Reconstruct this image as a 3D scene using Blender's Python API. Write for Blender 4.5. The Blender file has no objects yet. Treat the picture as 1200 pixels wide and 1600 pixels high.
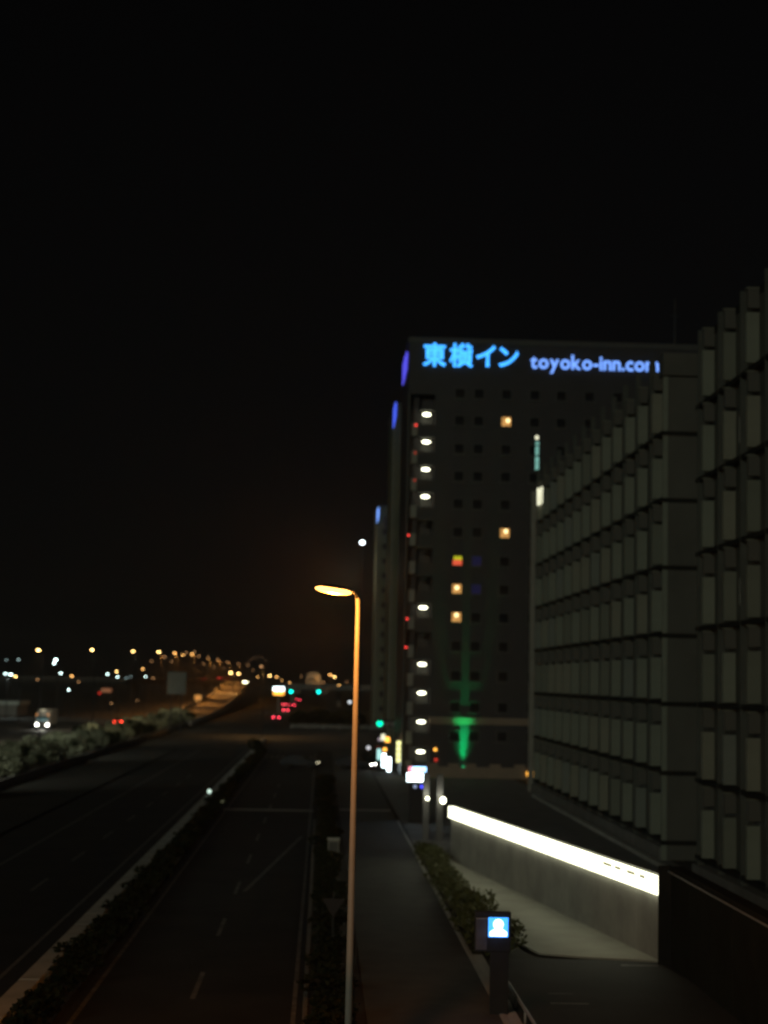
import bpy, bmesh, math, random
from mathutils import Matrix, Vector
rnd = random.Random(11)
sc = bpy.context.scene
C = sc.collection

# ------------------------------------------------------------------ camera
EYE = Vector((0.0, 0.0, 10.0))                       # footbridge over the avenue, metres
YAW, PITCH, ROLL = math.radians(2.005), math.radians(5.797), math.radians(1.2)
cam = bpy.data.cameras.new('camera'); camo = bpy.data.objects.new('camera', cam); C.objects.link(camo)
fw = Vector((math.sin(YAW)*math.cos(PITCH), math.cos(YAW)*math.cos(PITCH), math.sin(PITCH)))
rt = Vector((math.cos(YAW), -math.sin(YAW), 0)); up = rt.cross(fw)
rt2 = rt*math.cos(ROLL) + up*math.sin(ROLL); up2 = -rt*math.sin(ROLL) + up*math.cos(ROLL)
M = Matrix.Identity(4)
for i in range(3):
    M[i][0], M[i][1], M[i][2], M[i][3] = rt2[i], up2[i], -fw[i], EYE[i]
camo.matrix_world = M
cam.sensor_fit = 'HORIZONTAL'; cam.sensor_width = 36; cam.lens = 78
cam.clip_start = 0.5; cam.clip_end = 9000
cam.dof.use_dof = True; cam.dof.focus_distance = 26; cam.dof.aperture_fstop = 1.05   # hand-held night shot, focus fell short
sc.camera = camo

# ------------------------------------------------------------------ night sky, faint glow of the town behind the viewer
SUN_EL, SUN_AZ = math.radians(13), math.radians(208)   # azimuth measured from +Y towards +X
w = bpy.data.worlds.new('World'); sc.world = w; w.use_nodes = True
nt = w.node_tree; nt.nodes.clear()
sky = nt.nodes.new('ShaderNodeTexSky'); sky.sky_type = 'NISHITA'; sky.sun_disc = False
sky.sun_elevation = SUN_EL; sky.sun_rotation = SUN_AZ
hs = nt.nodes.new('ShaderNodeHueSaturation'); hs.inputs['Saturation'].default_value = 0.25
bg = nt.nodes.new('ShaderNodeBackground'); bg.inputs[1].default_value = 0.00034
ow = nt.nodes.new('ShaderNodeOutputWorld')
nt.links.new(sky.outputs[0], hs.inputs['Color']); nt.links.new(hs.outputs[0], bg.inputs[0]); nt.links.new(bg.outputs[0], ow.inputs[0])
sun = bpy.data.lights.new('town_glow', 'SUN'); sun.energy = 0.31; sun.angle = math.radians(12); sun.color = (0.92, 1.0, 0.80)
suno = bpy.data.objects.new('town_glow', sun); C.objects.link(suno)
sd = Vector((math.sin(SUN_AZ)*math.cos(SUN_EL), math.cos(SUN_AZ)*math.cos(SUN_EL), math.sin(SUN_EL)))
suno.rotation_euler = sd.to_track_quat('Z', 'Y').to_euler()
sc.view_settings.view_transform = 'Standard'; sc.view_settings.look = 'None'
sc.view_settings.exposure = 0; sc.view_settings.gamma = 1; sc.view_settings.use_curve_mapping = False
sc.cycles.max_bounces = 5; sc.cycles.diffuse_bounces = 2; sc.cycles.glossy_bounces = 2; sc.cycles.volume_bounces = 0
sc.cycles.sample_clamp_indirect = 2.0; sc.cycles.use_denoising = True

# ------------------------------------------------------------------ materials
def mat(name, col, rough=0.7, var=0.25, scale=3.0, bump=0.0, metal=0.0, spec=0.4, fine=None):
    m = bpy.data.materials.new(name); m.use_nodes = True
    n = m.node_tree.nodes; l = m.node_tree.links; b = n['Principled BSDF']
    b.inputs['Roughness'].default_value = rough; b.inputs['Metallic'].default_value = metal
    b.inputs['Specular IOR Level'].default_value = spec
    tc = n.new('ShaderNodeTexCoord'); no = n.new('ShaderNodeTexNoise')
    no.inputs['Scale'].default_value = scale; no.inputs['Detail'].default_value = 6; no.inputs['Roughness'].default_value = 0.62
    l.new(tc.outputs['Object'], no.inputs['Vector'])
    r = n.new('ShaderNodeValToRGB'); e = r.color_ramp.elements
    e[0].position = 0.3; e[1].position = 0.72
    e[0].color = (*[c*(1-var) for c in col], 1); e[1].color = (*[min(1, c*(1+var)) for c in col], 1)
    l.new(no.outputs['Fac'], r.inputs['Fac']); l.new(r.outputs['Color'], b.inputs['Base Color'])
    if bump:
        n2 = n.new('ShaderNodeTexNoise'); n2.inputs['Scale'].default_value = fine or scale*12; n2.inputs['Detail'].default_value = 4
        l.new(tc.outputs['Object'], n2.inputs['Vector'])
        bp = n.new('ShaderNodeBump'); bp.inputs['Strength'].default_value = bump; bp.inputs['Distance'].default_value = 0.02
        l.new(n2.outputs['Fac'], bp.inputs['Height']); l.new(bp.outputs[0], b.inputs['Normal'])
    return m
def glow(name, col, s, var=0.0, scale=2.0):
    m = bpy.data.materials.new(name); m.use_nodes = True
    n = m.node_tree.nodes; l = m.node_tree.links; b = n['Principled BSDF']
    b.inputs['Base Color'].default_value = (*[c*0.5 for c in col], 1); b.inputs['Roughness'].default_value = 0.4
    b.inputs['Emission Color'].default_value = (*col, 1); b.inputs['Emission Strength'].default_value = s
    if var:
        tc = n.new('ShaderNodeTexCoord'); no = n.new('ShaderNodeTexNoise'); no.inputs['Scale'].default_value = scale
        mr = n.new('ShaderNodeMapRange'); mr.inputs['To Min'].default_value = s*(1-var); mr.inputs['To Max'].default_value = s*(1+var)
        l.new(tc.outputs['Object'], no.inputs['Vector']); l.new(no.outputs['Fac'], mr.inputs['Value']); l.new(mr.outputs[0], b.inputs['Emission Strength'])
    return m
ASPH = mat('asphalt', (0.026, 0.027, 0.026), 0.8, 0.35, 0.35, 0.5, fine=40)
ASPH2 = mat('asphalt_worn', (0.05, 0.05, 0.048), 0.8, 0.3, 0.5, 0.5, fine=40)
PAVE = mat('paving', (0.075, 0.075, 0.07), 0.8, 0.25, 0.8, 0.4, fine=20)
CONC = mat('concrete', (0.36, 0.35, 0.32), 0.8, 0.22, 0.6, 0.3, fine=14)
CONCD = mat('concrete_dark', (0.16, 0.155, 0.145), 0.8, 0.25, 0.6, 0.3, fine=14)
PATHM = mat('path_concrete', (0.34, 0.34, 0.29), 0.85, 0.16, 0.5, 0.3, fine=18)
PAINT = mat('road_paint', (0.15, 0.15, 0.145), 0.7, 0.6, 2.5, 0.2, fine=30)
EARTH = mat('earth', (0.028, 0.026, 0.02), 0.95, 0.35, 0.3, 0.6, fine=6)
BANKM = mat('bank_earth', (0.09, 0.09, 0.065), 0.95, 0.35, 0.4, 0.6, fine=6)
LEAF = mat('leaf', (0.017, 0.021, 0.009), 0.8, 0.45, 3.0, spec=0.1)
LEAFP = mat('leaf_pale', (0.17, 0.18, 0.115), 0.6, 0.4, 1.5)
LEAFY = mat('leaf_hedge', (0.065, 0.07, 0.02), 0.6, 0.4, 3.0)
BARK = mat('bark', (0.06, 0.045, 0.035), 0.9, 0.3, 6, 0.4)
TILE = mat('hotel_tile', (0.042, 0.038, 0.039), 0.55, 0.16, 0.35, 0.2, fine=9)
TILEB = mat('hotel_tile_base', (0.042, 0.038, 0.040), 0.5, 0.18, 0.4, 0.2, fine=9)
TRIM = mat('hotel_trim', (0.072, 0.069, 0.064), 0.6, 0.15, 0.8)
PALEW = mat('balcony_panel', (0.24, 0.225, 0.19), 0.6, 0.15, 0.8)
TANW = mat('tan_wall', (0.26, 0.19, 0.135), 0.7, 0.15, 0.8)
OLIVE = mat('rear_tower_wall', (0.10, 0.107, 0.072), 0.6, 0.18, 0.25, 0.2, fine=6)
HGLASS = mat('hotel_glass', (0.018, 0.018, 0.021), 0.2, 0.3, 0.6, spec=0.5)
GLASS = mat('dark_glass', (0.012, 0.013, 0.015), 0.12, 0.3, 0.6, spec=0.6)
OFFD = mat('office_dark_wall', (0.065, 0.07, 0.06), 0.55, 0.25, 0.5)
OFFP = mat('office_pale_panel', (0.185, 0.20, 0.158), 0.55, 0.13, 0.7, 0.15, fine=5)
OFFE = mat('office_end_panel', (0.085, 0.083, 0.07), 0.6, 0.15, 0.4, 0.15, fine=6)
OFFL = mat('office_ledge', (0.02, 0.021, 0.019), 0.85, 0.25, 0.8, spec=0.08)
OFFM = mat('office_mullion', (0.14, 0.145, 0.11), 0.5, 0.15, 1.0)
POLEM = mat('lamp_pole_paint', (0.42, 0.39, 0.34), 0.5, 0.12, 1.2, 0.1, spec=0.5)
STEEL = mat('galvanised_steel', (0.34, 0.34, 0.33), 0.45, 0.15, 2.0, 0.1, metal=0.35, spec=0.5)
COPE = mat('coping_concrete', (0.42, 0.42, 0.38), 0.8, 0.2, 0.6, 0.3, fine=14)
DARKM = mat('dark_metal', (0.018, 0.019, 0.021), 0.5, 0.3, 2.0, spec=0.4)
BLACK = mat('black_rubber', (0.015, 0.015, 0.015), 0.85, 0.3, 4)
G_SOD = glow('sodium_lens', (1.0, 0.46, 0.10), 5)
G_SODF = glow('sodium_lens_far', (1.0, 0.50, 0.14), 8)
G_SODB = glow('sodium_lens_bright', (1.0, 0.62, 0.2), 15)
G_SODD = glow('sodium_lens_dim', (1.0, 0.5, 0.2), 1.8)
G_LED = glow('led_lens', (0.72, 1.0, 0.95), 12)
G_LEDD = glow('led_lens_dim', (0.55, 0.8, 0.8), 1.6)
G_STRIP = glow('strip_light', (1.0, 1.0, 0.72), 3.0, 0.15, 0.35)
DIMSTRIP = glow('strip_mark', (.62, .58, .36), .5)
G_BLUE = glow('sign_blue', (0.05, 0.36, 1.0), 2.0, 0.35, 1.5)
G_BLUE2 = glow('sign_blue_pale', (0.18, 0.37, 1.0), 1.4, 0.25, 1.5)
G_VIO = glow('sign_violet', (0.10, 0.09, 0.85), 1.0, 0.4, 0.6)
G_VIO2 = glow('sign_side_blue', (0.07, 0.13, 0.95), 1.0, 0.4, 0.6)
G_GAL = glow('gallery_lamp', (1.0, 1.0, 0.72), 6)
G_RED = glow('red_lamp', (1.0, 0.05, 0.04), 3)
G_REDD = glow('red_lamp_dim', (1.0, 0.05, 0.03), 0.6)
G_TAIL = glow('tail_lamp', (1.0, 0.05, 0.09), 11)
G_HEAD = glow('head_lamp', (1.0, 0.98, 0.85), 22)
G_GREEN = glow('signal_green', (0.0, 0.95, 0.50), 2.2)
G_CYAN = glow('signal_cyan', (0.0, 1.0, 0.80), 4.0)
G_AMBER = glow('amber', (1.0, 0.45, 0.06), 2.5)
G_WIN = glow('lit_curtain', (1.0, 0.50, 0.14), 0.55, 0.5, 2.2)
G_WINL = glow('room_lamp', (1.0, 0.80, 0.38), 2.4)
G_TEAL = glow('teal_pane', (0.30, 0.72, 0.62), 0.55, 0.6, 1.2)
G_CREAM = glow('cream_pane', (1.0, 0.98, 0.70), 1.1, 0.3, 2.0)
G_WHITE = glow('white_face', (0.80, 0.97, 1.0), 6)
G_PANEL = glow('pictogram_blue', (0.05, 0.32, 1.0), 2.0)
G_PICT = glow('pictogram_white', (0.85, 0.95, 1.0), 2.4)
G_YEL = glow('banner_yellow', (1.0, 0.98, 0.42), 1.5, 0.4, 2.5)

# ------------------------------------------------------------------ mesh helpers
def bxs(bm, x0, x1, y0, y1, z0, z1):
    r = bmesh.ops.create_cube(bm, size=1.0)
    for v in r['verts']:
        v.co = Vector(((x0+x1)/2 + v.co.x*(x1-x0), (y0+y1)/2 + v.co.y*(y1-y0), (z0+z1)/2 + v.co.z*(z1-z0)))
    return r['verts']
def cyl(bm, p0, p1, r0, r1, n=10):
    p0, p1 = Vector(p0), Vector(p1); d = p1-p0
    r = bmesh.ops.create_cone(bm, cap_ends=True, segments=n, radius1=r0, radius2=r1, depth=d.length)
    q = Vector((0, 0, 1)).rotation_difference(d.normalized()).to_matrix()
    for v in r['verts']: v.co = q @ v.co + (p0+p1)/2
    return r['verts']
def tube(bm, pts, radii, n=10):
    rings = []
    pts = [Vector(p) for p in pts]
    for i, p in enumerate(pts):
        d = (pts[min(i+1, len(pts)-1)] - pts[max(i-1, 0)]).normalized()
        a = d.cross(Vector((0.13, 0.95, 0.21))).normalized(); b = d.cross(a)
        rings.append([bm.verts.new(p + (a*math.cos(t)+b*math.sin(t))*radii[i]) for t in [2*math.pi*k/n for k in range(n)]])
    for i in range(len(rings)-1):
        for k in range(n):
            bm.faces.new((rings[i][k], rings[i][(k+1) % n], rings[i+1][(k+1) % n], rings[i+1][k]))
    bm.faces.new(rings[0][::-1]); bm.faces.new(rings[-1])
def ball(bm, c, rx, ry, rz, seg=14, ring=8):
    r = bmesh.ops.create_uvsphere(bm, u_segments=seg, v_segments=ring, radius=1)
    for v in r['verts']: v.co = Vector((c[0]+v.co.x*rx, c[1]+v.co.y*ry, c[2]+v.co.z*rz))
    return r['verts']
def mesh(name, bm, smooth=False):
    bmesh.ops.recalc_face_normals(bm, faces=bm.faces)
    me = bpy.data.meshes.new(name); bm.to_mesh(me); bm.free()
    if smooth:
        for p in me.polygons: p.use_smooth = True
    return me
def link(name, me, m, parent=None, loc=(0, 0, 0), rz=0.0):
    if m and not me.materials: me.materials.append(m)
    o = bpy.data.objects.new(name, me); C.objects.link(o); o.location = loc; o.rotation_euler = (0, 0, rz)
    if m and me.materials[0] != m: o.material_slots[0].link = 'OBJECT'; o.material_slots[0].material = m
    if parent: o.parent = parent
    return o
def part(name, bm, m, parent, loc=(0, 0, 0), smooth=False, label=None):
    o = link(name, mesh(name, bm, smooth), m, parent, loc)
    if label: o['label'] = label
    return o
def boxpart(name, m, parent, x0, x1, y0, y1, z0, z1, bev=0.0, label=None):
    bm = bmesh.new(); bxs(bm, x0, x1, y0, y1, z0, z1)
    if bev: bmesh.ops.bevel(bm, geom=bm.edges[:], offset=bev, segments=2, affect='EDGES', profile=0.6)
    return part(name, bm, m, parent, label=label)
def thing(name, label, cat, loc=(0, 0, 0), rz=0.0, group=None):
    o = bpy.data.objects.new(name, None); C.objects.link(o); o.empty_display_size = 0.3
    o.location = loc; o.rotation_euler = (0, 0, rz); tag(o, label, cat, group); return o
def tag(o, label, cat, group=None):
    o['label'] = label; o['category'] = cat
    if group: o['group'] = group
    return o
def struct(name, bm, m):
    o = link(name, mesh(name, bm), m); o['kind'] = 'structure'; return o
def sheet(name, m, x0, x1, y0, y1, z):
    bm = bmesh.new(); vs = [bm.verts.new(p) for p in ((x0, y0, z), (x1, y0, z), (x1, y1, z), (x0, y1, z))]
    bm.faces.new(vs); return struct(name, bm, m)
def light(parent, loc, power, col, kind='POINT', size=0.15, spot=None, blend=0.6, rot=None):
    d = bpy.data.lights.new('lamp_light', kind); d.energy = power; d.color = col
    d.shadow_soft_size = size
    if spot: d.spot_size = spot; d.spot_blend = blend
    o = bpy.data.objects.new('lamp_light', d); C.objects.link(o); o.location = loc; o.parent = parent
    if rot: o.rotation_euler = rot
    return o
ORD = ['first', 'second', 'third', 'fourth', 'fifth', 'sixth', 'seventh', 'eighth', 'ninth', 'tenth', 'eleventh', 'twelfth', 'thirteenth', 'fourteenth', 'fifteenth', 'sixteenth']

# ------------------------------------------------------------------ ground, roads, pavements
sheet('ground', EARTH, -1900, 1900, -60, 1950, -0.06)
sheet('carriageway', ASPH, -7.35, -0.35, 20, 900, 0.0)
sheet('far_carriageway', ASPH, -19.5, -9.65, 20, 900, 0.0)
sheet('cross_street', ASPH2, -24, 60, 236, 330, 0.004)
sheet('expressway', ASPH2, -62, -37, 90, 620, 0.0)
sheet('verge', EARTH, -28, -19.8, 20, 232, 0.05)
sheet('forecourt', CONCD, 12.9, 20.4, 40, 176, 0.0)
sheet('hotel_apron', CONCD, 5.9, 12.88, 98, 178, 0.0)
sheet('driveway', ASPH, 6.2, 12.88, 20, 62, 0.0)
bm = bmesh.new(); bxs(bm, 1.55, 5.55, 20, 232, -0.05, 0.12)
pv = struct('sidewalk', bm, PAVE)
def kerbline(x0, x1, y0, y1, h, step, m, par):
    bm = bmesh.new(); vs = bxs(bm, 0, x1-x0, 0.01, step-0.01, -0.05, h)
    bmesh.ops.bevel(bm, geom=bm.edges[:], offset=0.02, segments=1, affect='EDGES')
    me = mesh('kerb_stone', bm); y = y0
    while y < y1 - 0.1:
        link('kerb_stone', me, m, par, (x0, y, 0)); y += step
kerbline(5.56, 5.74, 44, 120, 0.15, 2.0, CONC, pv)
bm = bmesh.new(); bxs(bm, -0.18, 1.54, 20, 232, -0.05, 0.10)
gs = struct('planting_strip', bm, EARTH)
kerbline(-0.34, -0.19, 44, 120, 0.14, 2.0, CONCD, gs)
bm = bmesh.new(); bxs(bm, -8.6, -7.6, 20, 232, -0.05, 0.16)
md = struct('median', bm, EARTH)
# the pale capping of the median wall, stone by stone
bm = bmesh.new(); bxs(bm, 0.22, 0.90, 0.008, 2.992, -0.05, 0.42)
bmesh.ops.bevel(bm, geom=bm.edges[:], offset=0.03, segments=1, affect='EDGES')
mw = thing('median_wall', 'long pale concrete kerb wall dividing the two carriageways', 'wall', (-9.55, 30, 0))
mme = mesh('coping_stone', bm)
for k in range(80):
    link('coping_stone', mme, COPE, mw, (rnd.uniform(-0.008, 0.008), k*3.0, rnd.uniform(-0.008, 0.008)))
bm = bmesh.new(); bxs(bm, 5.75, 6.1, 44, 62, -0.05, 0.13)
st = struct('driveway_kerb', bm, CONC)
# path beside the lit wall
bm = bmesh.new()
pts = [(5.95, 101), (7.35, 101), (12.55, 61.6), (9.9, 62.2), (8.3, 63.0), (7.3, 68), (6.9, 74), (6.6, 84)]
vs = [bm.verts.new((x, y, 0.06)) for x, y in pts]; bm.faces.new(vs)
r = bmesh.ops.extrude_face_region(bm, geom=bm.faces[:])
for v in r['geom']:
    if isinstance(v, bmesh.types.BMVert): v.co.z = 0.0
struct('path', bm, PATHM)

# painted markings
def mark(name, x0, x1, y0, y1, z=0.006): 
    bm = bmesh.new(); vs = [bm.verts.new(p) for p in ((x0, y0, z), (x1, y0, z), (x1, y1, z), (x0, y1, z))]; bm.faces.new(vs)
    return bm
def structm(bm, name='road_marking'):
    return struct(name, bm, PAINT)
for k in range(9): structm(mark('m', -3.88, -3.72, 53.4+12.8*k, 58.2+12.8*k))
for k in range(9): structm(mark('m', -13.3, -13.14, 66+12.8*k, 71+12.8*k))
structm(mark('m', -7.1, -6.95, 20, 228)); structm(mark('m', -0.68, -0.54, 20, 228)); structm(mark('m', -16.7, -16.54, 20, 232))
structm(mark('m', -9.95-.5, -10.3-.0, 20, 232))
bm = bmesh.new(); vs = [bm.verts.new(p) for p in ((-3.5, 80, .007), (-3.3, 80, .007), (-0.95, 108, .007), (-1.15, 108, .007))]; bm.faces.new(vs); structm(bm)
struct('crossing_band', mark('m', -7.3, -0.4, 128.4, 129.9), COPE); struct('crossing_band', mark('m', 1.6, 5.5, 128.4, 129.9, 0.126), COPE)
for x0, x1, y, t in ((7.45, 8.66, 53.4, .22), (7.6, 8.4, 55.1, .14), (11.0, 12.35, 60.7, .3)): structm(mark('m', x0, x1, y, y+t))
for k in range(9): structm(mark('m', -0.9-1.15*0-6.2+0.72*k, -0.9-6.2+0.72*k+0.40, 214, 219, .010))

# ------------------------------------------------------------------ shrubs (leafy clumps)
def leafmesh(name, n, rx, ry, rz, s, seed, stems=True):
    r = random.Random(seed); bm = bmesh.new()
    lobes = [(r.uniform(-.5, .5)*rx, r.uniform(-.5, .5)*ry, r.uniform(.35, .75)*rz, r.uniform(.45, .7)) for _ in range(6)]
    for i in range(n):
        lx, ly, lz, k = lobes[i % 6]
        th, ph, q = r.uniform(0, 6.283), math.acos(r.uniform(-1, 1)), r.uniform(.55, 1)**.5
        p = Vector((lx+k*rx*q*math.sin(ph)*math.cos(th), ly+k*ry*q*math.sin(ph)*math.sin(th), max(0.03, lz+k*rz*.7*q*math.cos(ph))))
        a = Vector((r.gauss(0, 1), r.gauss(0, 1), r.gauss(0, .6))).normalized(); b = a.cross(Vector((r.gauss(0, 1), r.gauss(0, 1), r.gauss(0, 1)))).normalized()
        ss = s*r.uniform(.6, 1.3)
        vs = [bm.verts.new(p+a*ss), bm.verts.new(p+b*ss*.55), bm.verts.new(p-a*ss), bm.verts.new(p-b*ss*.55)]
        bm.faces.new(vs)
    me = bpy.data.meshes.new(name); bm.to_mesh(me); bm.free(); return me
def stemmesh(name, h, n, seed):
    r = random.Random(seed); bm = bmesh.new()
    for i in range(n):
        cyl(bm, (r.uniform(-.1, .1), r.uniform(-.1, .1), -.05), (r.uniform(-.35, .35)*h, r.uniform(-.35, .35)*h, h*.7), .03*h, .01*h, 5)
    return mesh(name, bm)
def shrubset(n, rx, ry, rz, s, m, cnt=3, seed=1):
    out = []
    for i in range(cnt):
        me = leafmesh('foliage', n, rx, ry, rz, s, seed+i); me.materials.append(m)
        sm = stemmesh('stem', rz, 4, seed+i); sm.materials.append(BARK); out.append((me, sm))
    return out
def shrub(name, label, pair, loc, sc_, group, cat='shrub'):
    t = thing(name, label, cat, loc, rnd.uniform(0, 6.28), group)
    a = link('foliage', pair[0], None, t); b = link('stem', pair[1], None, t)
    t.scale = (sc_, sc_, sc_*rnd.uniform(.85, 1.15)); return t
MS = shrubset(420, .55, .95, .55, .10, LEAF, 3, 5)
y = 44
while y < 226:
    shrub('median_shrub', 'low dark rounded shrub in the row planted along the median', rnd.choice(MS), (-7.98+rnd.uniform(-.1, .1), y, .16), rnd.uniform(.8, 1.15), 'shrubs along the median')
    y += rnd.uniform(1.7, 2.6) if y < 140 else 3.2
SS = shrubset(380, .7, .9, .75, .11, LEAF, 3, 25)
y = 46
while y < 170:
    shrub('street_shrub', 'low dark shrub in the planting strip between carriageway and sidewalk', rnd.choice(SS), (.55+rnd.uniform(-.2, .2), y, .10), rnd.uniform(.75, 1.1), 'shrubs in the planting strip')
    y += rnd.uniform(1.9, 3.2) if y < 110 else 4.0
HS = shrubset(520, .85, 1.0, .95, .10, LEAFY, 3, 45)
for k in range(21):
    y = 63.2 + k*1.72
    shrub('hedge_shrub', 'yellow-green clipped hedge shrub beside the lit path', rnd.choice(HS), (6.42+rnd.uniform(-.1, .1)+ (0.35 if y < 72 else 0), y, .0), rnd.uniform(.75, .95) if y > 72 else rnd.uniform(1.0, 1.2), 'hedge beside the lit path')
# bank at the far left
bm = bmesh.new(); prof = [(-28, -.05), (-28.6, .35), (-31, 1.1), (-34, 1.2), (-36.6, .05)]
r0 = [bm.verts.new((x, 90, z)) for x, z in prof]; r1 = [bm.verts.new((x, 420, z)) for x, z in prof]
for i in range(4): bm.faces.new((r0[i], r0[i+1], r1[i+1], r1[i]))
struct('bank', bm, BANKM)
bw = thing('bank_kerb_wall', 'low dark kerb wall at the foot of the shrub bank', 'wall', (-27.7, 90, 0))
bm = bmesh.new(); bxs(bm, -.14, .14, .01, 2.99, -.05, .75); bme = mesh('wall_block', bm)
for k in range(88): link('wall_block', bme, CONCD, bw, (0, k*3.0, 0))
BS = shrubset(330, 1.6, 1.7, 1.9, .22, LEAFP, 4, 65)
BS2 = shrubset(420, 1.0, 1.0, 1.6, .18, LEAF, 2, 85)
for row, x in enumerate((-29.2, -31.2, -33.4)):
    y = 128 + row*9
    while y < 395:
        if rnd.random() < .9:
            pr = rnd.choice(BS) if rnd.random() < .72 else rnd.choice(BS2)
            pale = pr in BS
            shrub('bank_shrub' if pale else 'dark_bank_shrub', 'pale grey-green bushy shrub on the roadside bank' if pale else 'darker narrow shrub among the pale shrubs on the bank', pr,
                  (x+rnd.uniform(-.7, .7), y, .5 if row == 0 else 1.0), rnd.uniform(.6, 1.05), 'pale shrubs on the bank' if pale else 'dark shrubs on the bank')
        y += rnd.uniform(3.2, 5.5) if y < 250 else rnd.uniform(6, 9)

# ------------------------------------------------------------------ front hotel
HX0, HX1, HY0, HY1, HZ = 8.66, 43.0, 179.0, 196.0, 47.5
def window_mesh():
    bm = bmesh.new()
    for a in ((-.62, .62, .5, .62), (-.62, .62, -.62, -.5), (-.62, -.5, -.5, .5), (.5, .62, -.5, .5)):
        bxs(bm, a[0], a[1], -.09, .02, a[2], a[3])
    return mesh('frame', bm)
WF = window_mesh()
bm = bmesh.new(); bxs(bm, -.5, .5, -.012, 0.0, -.5, .5); WP = mesh('pane', bm)
bm = bmesh.new(); bxs(bm, -.70, .70, -.16, .0, -.70, -.623); WS = mesh('sill', bm)
bm = bmesh.new(); ball(bm, (0, 0, 0), .22, .05, .22, 10, 6); WL = mesh('room_lamp', bm, True)
def win(parent, x, z, pane, y=0.0, lamp=None):
    p = link('window', WP, pane, parent, (x, y-.004, z))
    link('frame', WF, TRIM, p); link('sill', WS, TRIM, p)
    if lamp: link('room_lamp', WL, G_WINL, p, (lamp[0], -.055, lamp[1]))
    return p
hot = thing('hotel_tower', 'tall dark brown hotel tower carrying the glowing blue roof letters', 'hotel', (HX0, HY0, 0))
WD, DP = HX1-HX0, HY1-HY0
# local coordinates from here: x to the right, y away, origin at the front-left foot
gx0, gx1 = 1.25, 2.95                                        # open stair gallery on the front
boxpart('wall', TILE, hot, gx1, WD, 0, DP, 6.3, HZ-.6)
boxpart('wall', TILE, hot, 0, gx0, .9, DP, 0, HZ-.6)
boxpart('wall', TILE, hot, gx0, gx1, 1.5, DP, 0, 41.2)
boxpart('wall', TILE, hot, gx0, gx1, 0, DP-.01, 41.2, HZ-.6)
boxpart('wall', TILE, hot, 0, gx0, 0, .9, 41.2, HZ-.6)
boxpart('base_wall', TILEB, hot, gx1, WD, .002, DP, 0, 5.55, label='darker tiled base of the tower')
boxpart('string_course', TANW, hot, gx1-.02, WD+.1, -.14, DP, 5.55, 6.3, label='tan ledge above the ground floors')
boxpart('parapet', TRIM, hot, -.1, WD+.1, -.1, DP+.1, HZ-.6, HZ)
boxpart('corner_pier', TRIM, hot, 0, .22, .0, .9, 0, 41.2)
rows = [41.4, 38.4, 35.32, 32.3, 29.28, 26.2, 23.1, 20.05, 17.0, 13.9, 10.72, 7.4, 4.32]
cols = [14.3, 16.38, 19.4, 22.5, 25.4, 28.5, 31.6, 34.7, 37.8]
dimblue = glow('dim_blue_pane', (0.06, 0.06, 0.32), .045, .9, 3)
for rz_ in rows:
    for cx in cols:
        k = (round(rz_), round(cx, 1))
        if cx > 24 and rz_ < 27 : continue                    # wholly behind the office block
        pane, lamp = HGLASS, None
        if k == (38, 19.4): pane, lamp = G_WIN, (.18, .12)
        elif k == (26, 19.4): pane, lamp = G_WIN, (.12, .2)
        elif k == (20, 14.3): pane, lamp = G_WIN, (.0, .12)
        elif k == (17, 14.3): pane, lamp = G_WIN, (.0, .22)
        elif k == (23, 14.3): pane = HGLASS
        elif k in ((23, 16.4), (20, 16.4)): pane = dimblue
        yy = 0.0
        w_ = win(hot, cx-HX0, rz_, pane, yy, lamp)
        if k == (23, 14.3):
            boxpart('red_curtain', glow('red_curtain', (1.0, .13, .06), .75, .3, 3), w_, -.49, .49, -.05, -.02, -.49, .08)
            boxpart('yellow_blind', glow('yellow_blind', (.62, .62, .02), .75, .3, 3), w_, -.40, .49, -.05, -.02, .081, .48)
# tall teal window near the right
tw = boxpart('stair_window', G_TEAL, hot, 22.62-HX0+.0, 23.02-HX0, -.03, .0, 33.2, 36.3, label='tall narrow teal-lit window')
boxpart('lamp', G_CREAM, tw, 22.60-HX0, 22.95-HX0, -.07, -.031, 36.55, 36.95)
# gallery: slab, parapet, lamp for each storey
zl = [39.02, 36.0, 32.98, 30.0, 26.97, 23.94, 20.9, 17.95, 14.9, 11.87, 8.8, 5.73, 2.55]
offl = (26.97, 23.94, 20.9, 14.9)
bm = bmesh.new(); ball(bm, (0, 0, 0), .46, .30, .17, 16, 8); GL = mesh('gallery_lamp', bm, True)
bm = bmesh.new(); ball(bm, (0, 0, 0), .10, .06, .10, 8, 6); RL = mesh('red_lamp', bm, True)
red_on = {0: .9, 1: .88, 2: .86, 4: .3, 7: .33, 8: .25}
for i, z in enumerate(zl):
    boxpart('gallery_slab', TRIM, hot, gx0, gx1, .03, 1.5, z+.42, z+.62)
    boxpart('gallery_parapet', TILE, hot, gx0, gx1, .03, .16, z-2.4, z-1.15)
    boxpart('gallery_back', TRIM, hot, gx0+.25, gx1-.25, 1.46, 1.498, z-1.2, z-.25)
    if z not in offl:
        l_ = link('gallery_lamp', GL, G_GAL, hot, (10.72-HX0, .35, z))
    else:
        l_ = link('gallery_lamp', GL, TRIM, hot, (10.72-HX0, .35, z+.1))
    boxpart('balcony_panel', PALEW, hot, .45, 1.1, .05, .85, z-2.35, z-1.0)
    if i in red_on: link('red_lamp', RL, G_RED if i in (0, 4, 7, 8) else G_REDD, hot, (red_on[i], -.03, z-1.25))
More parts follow.
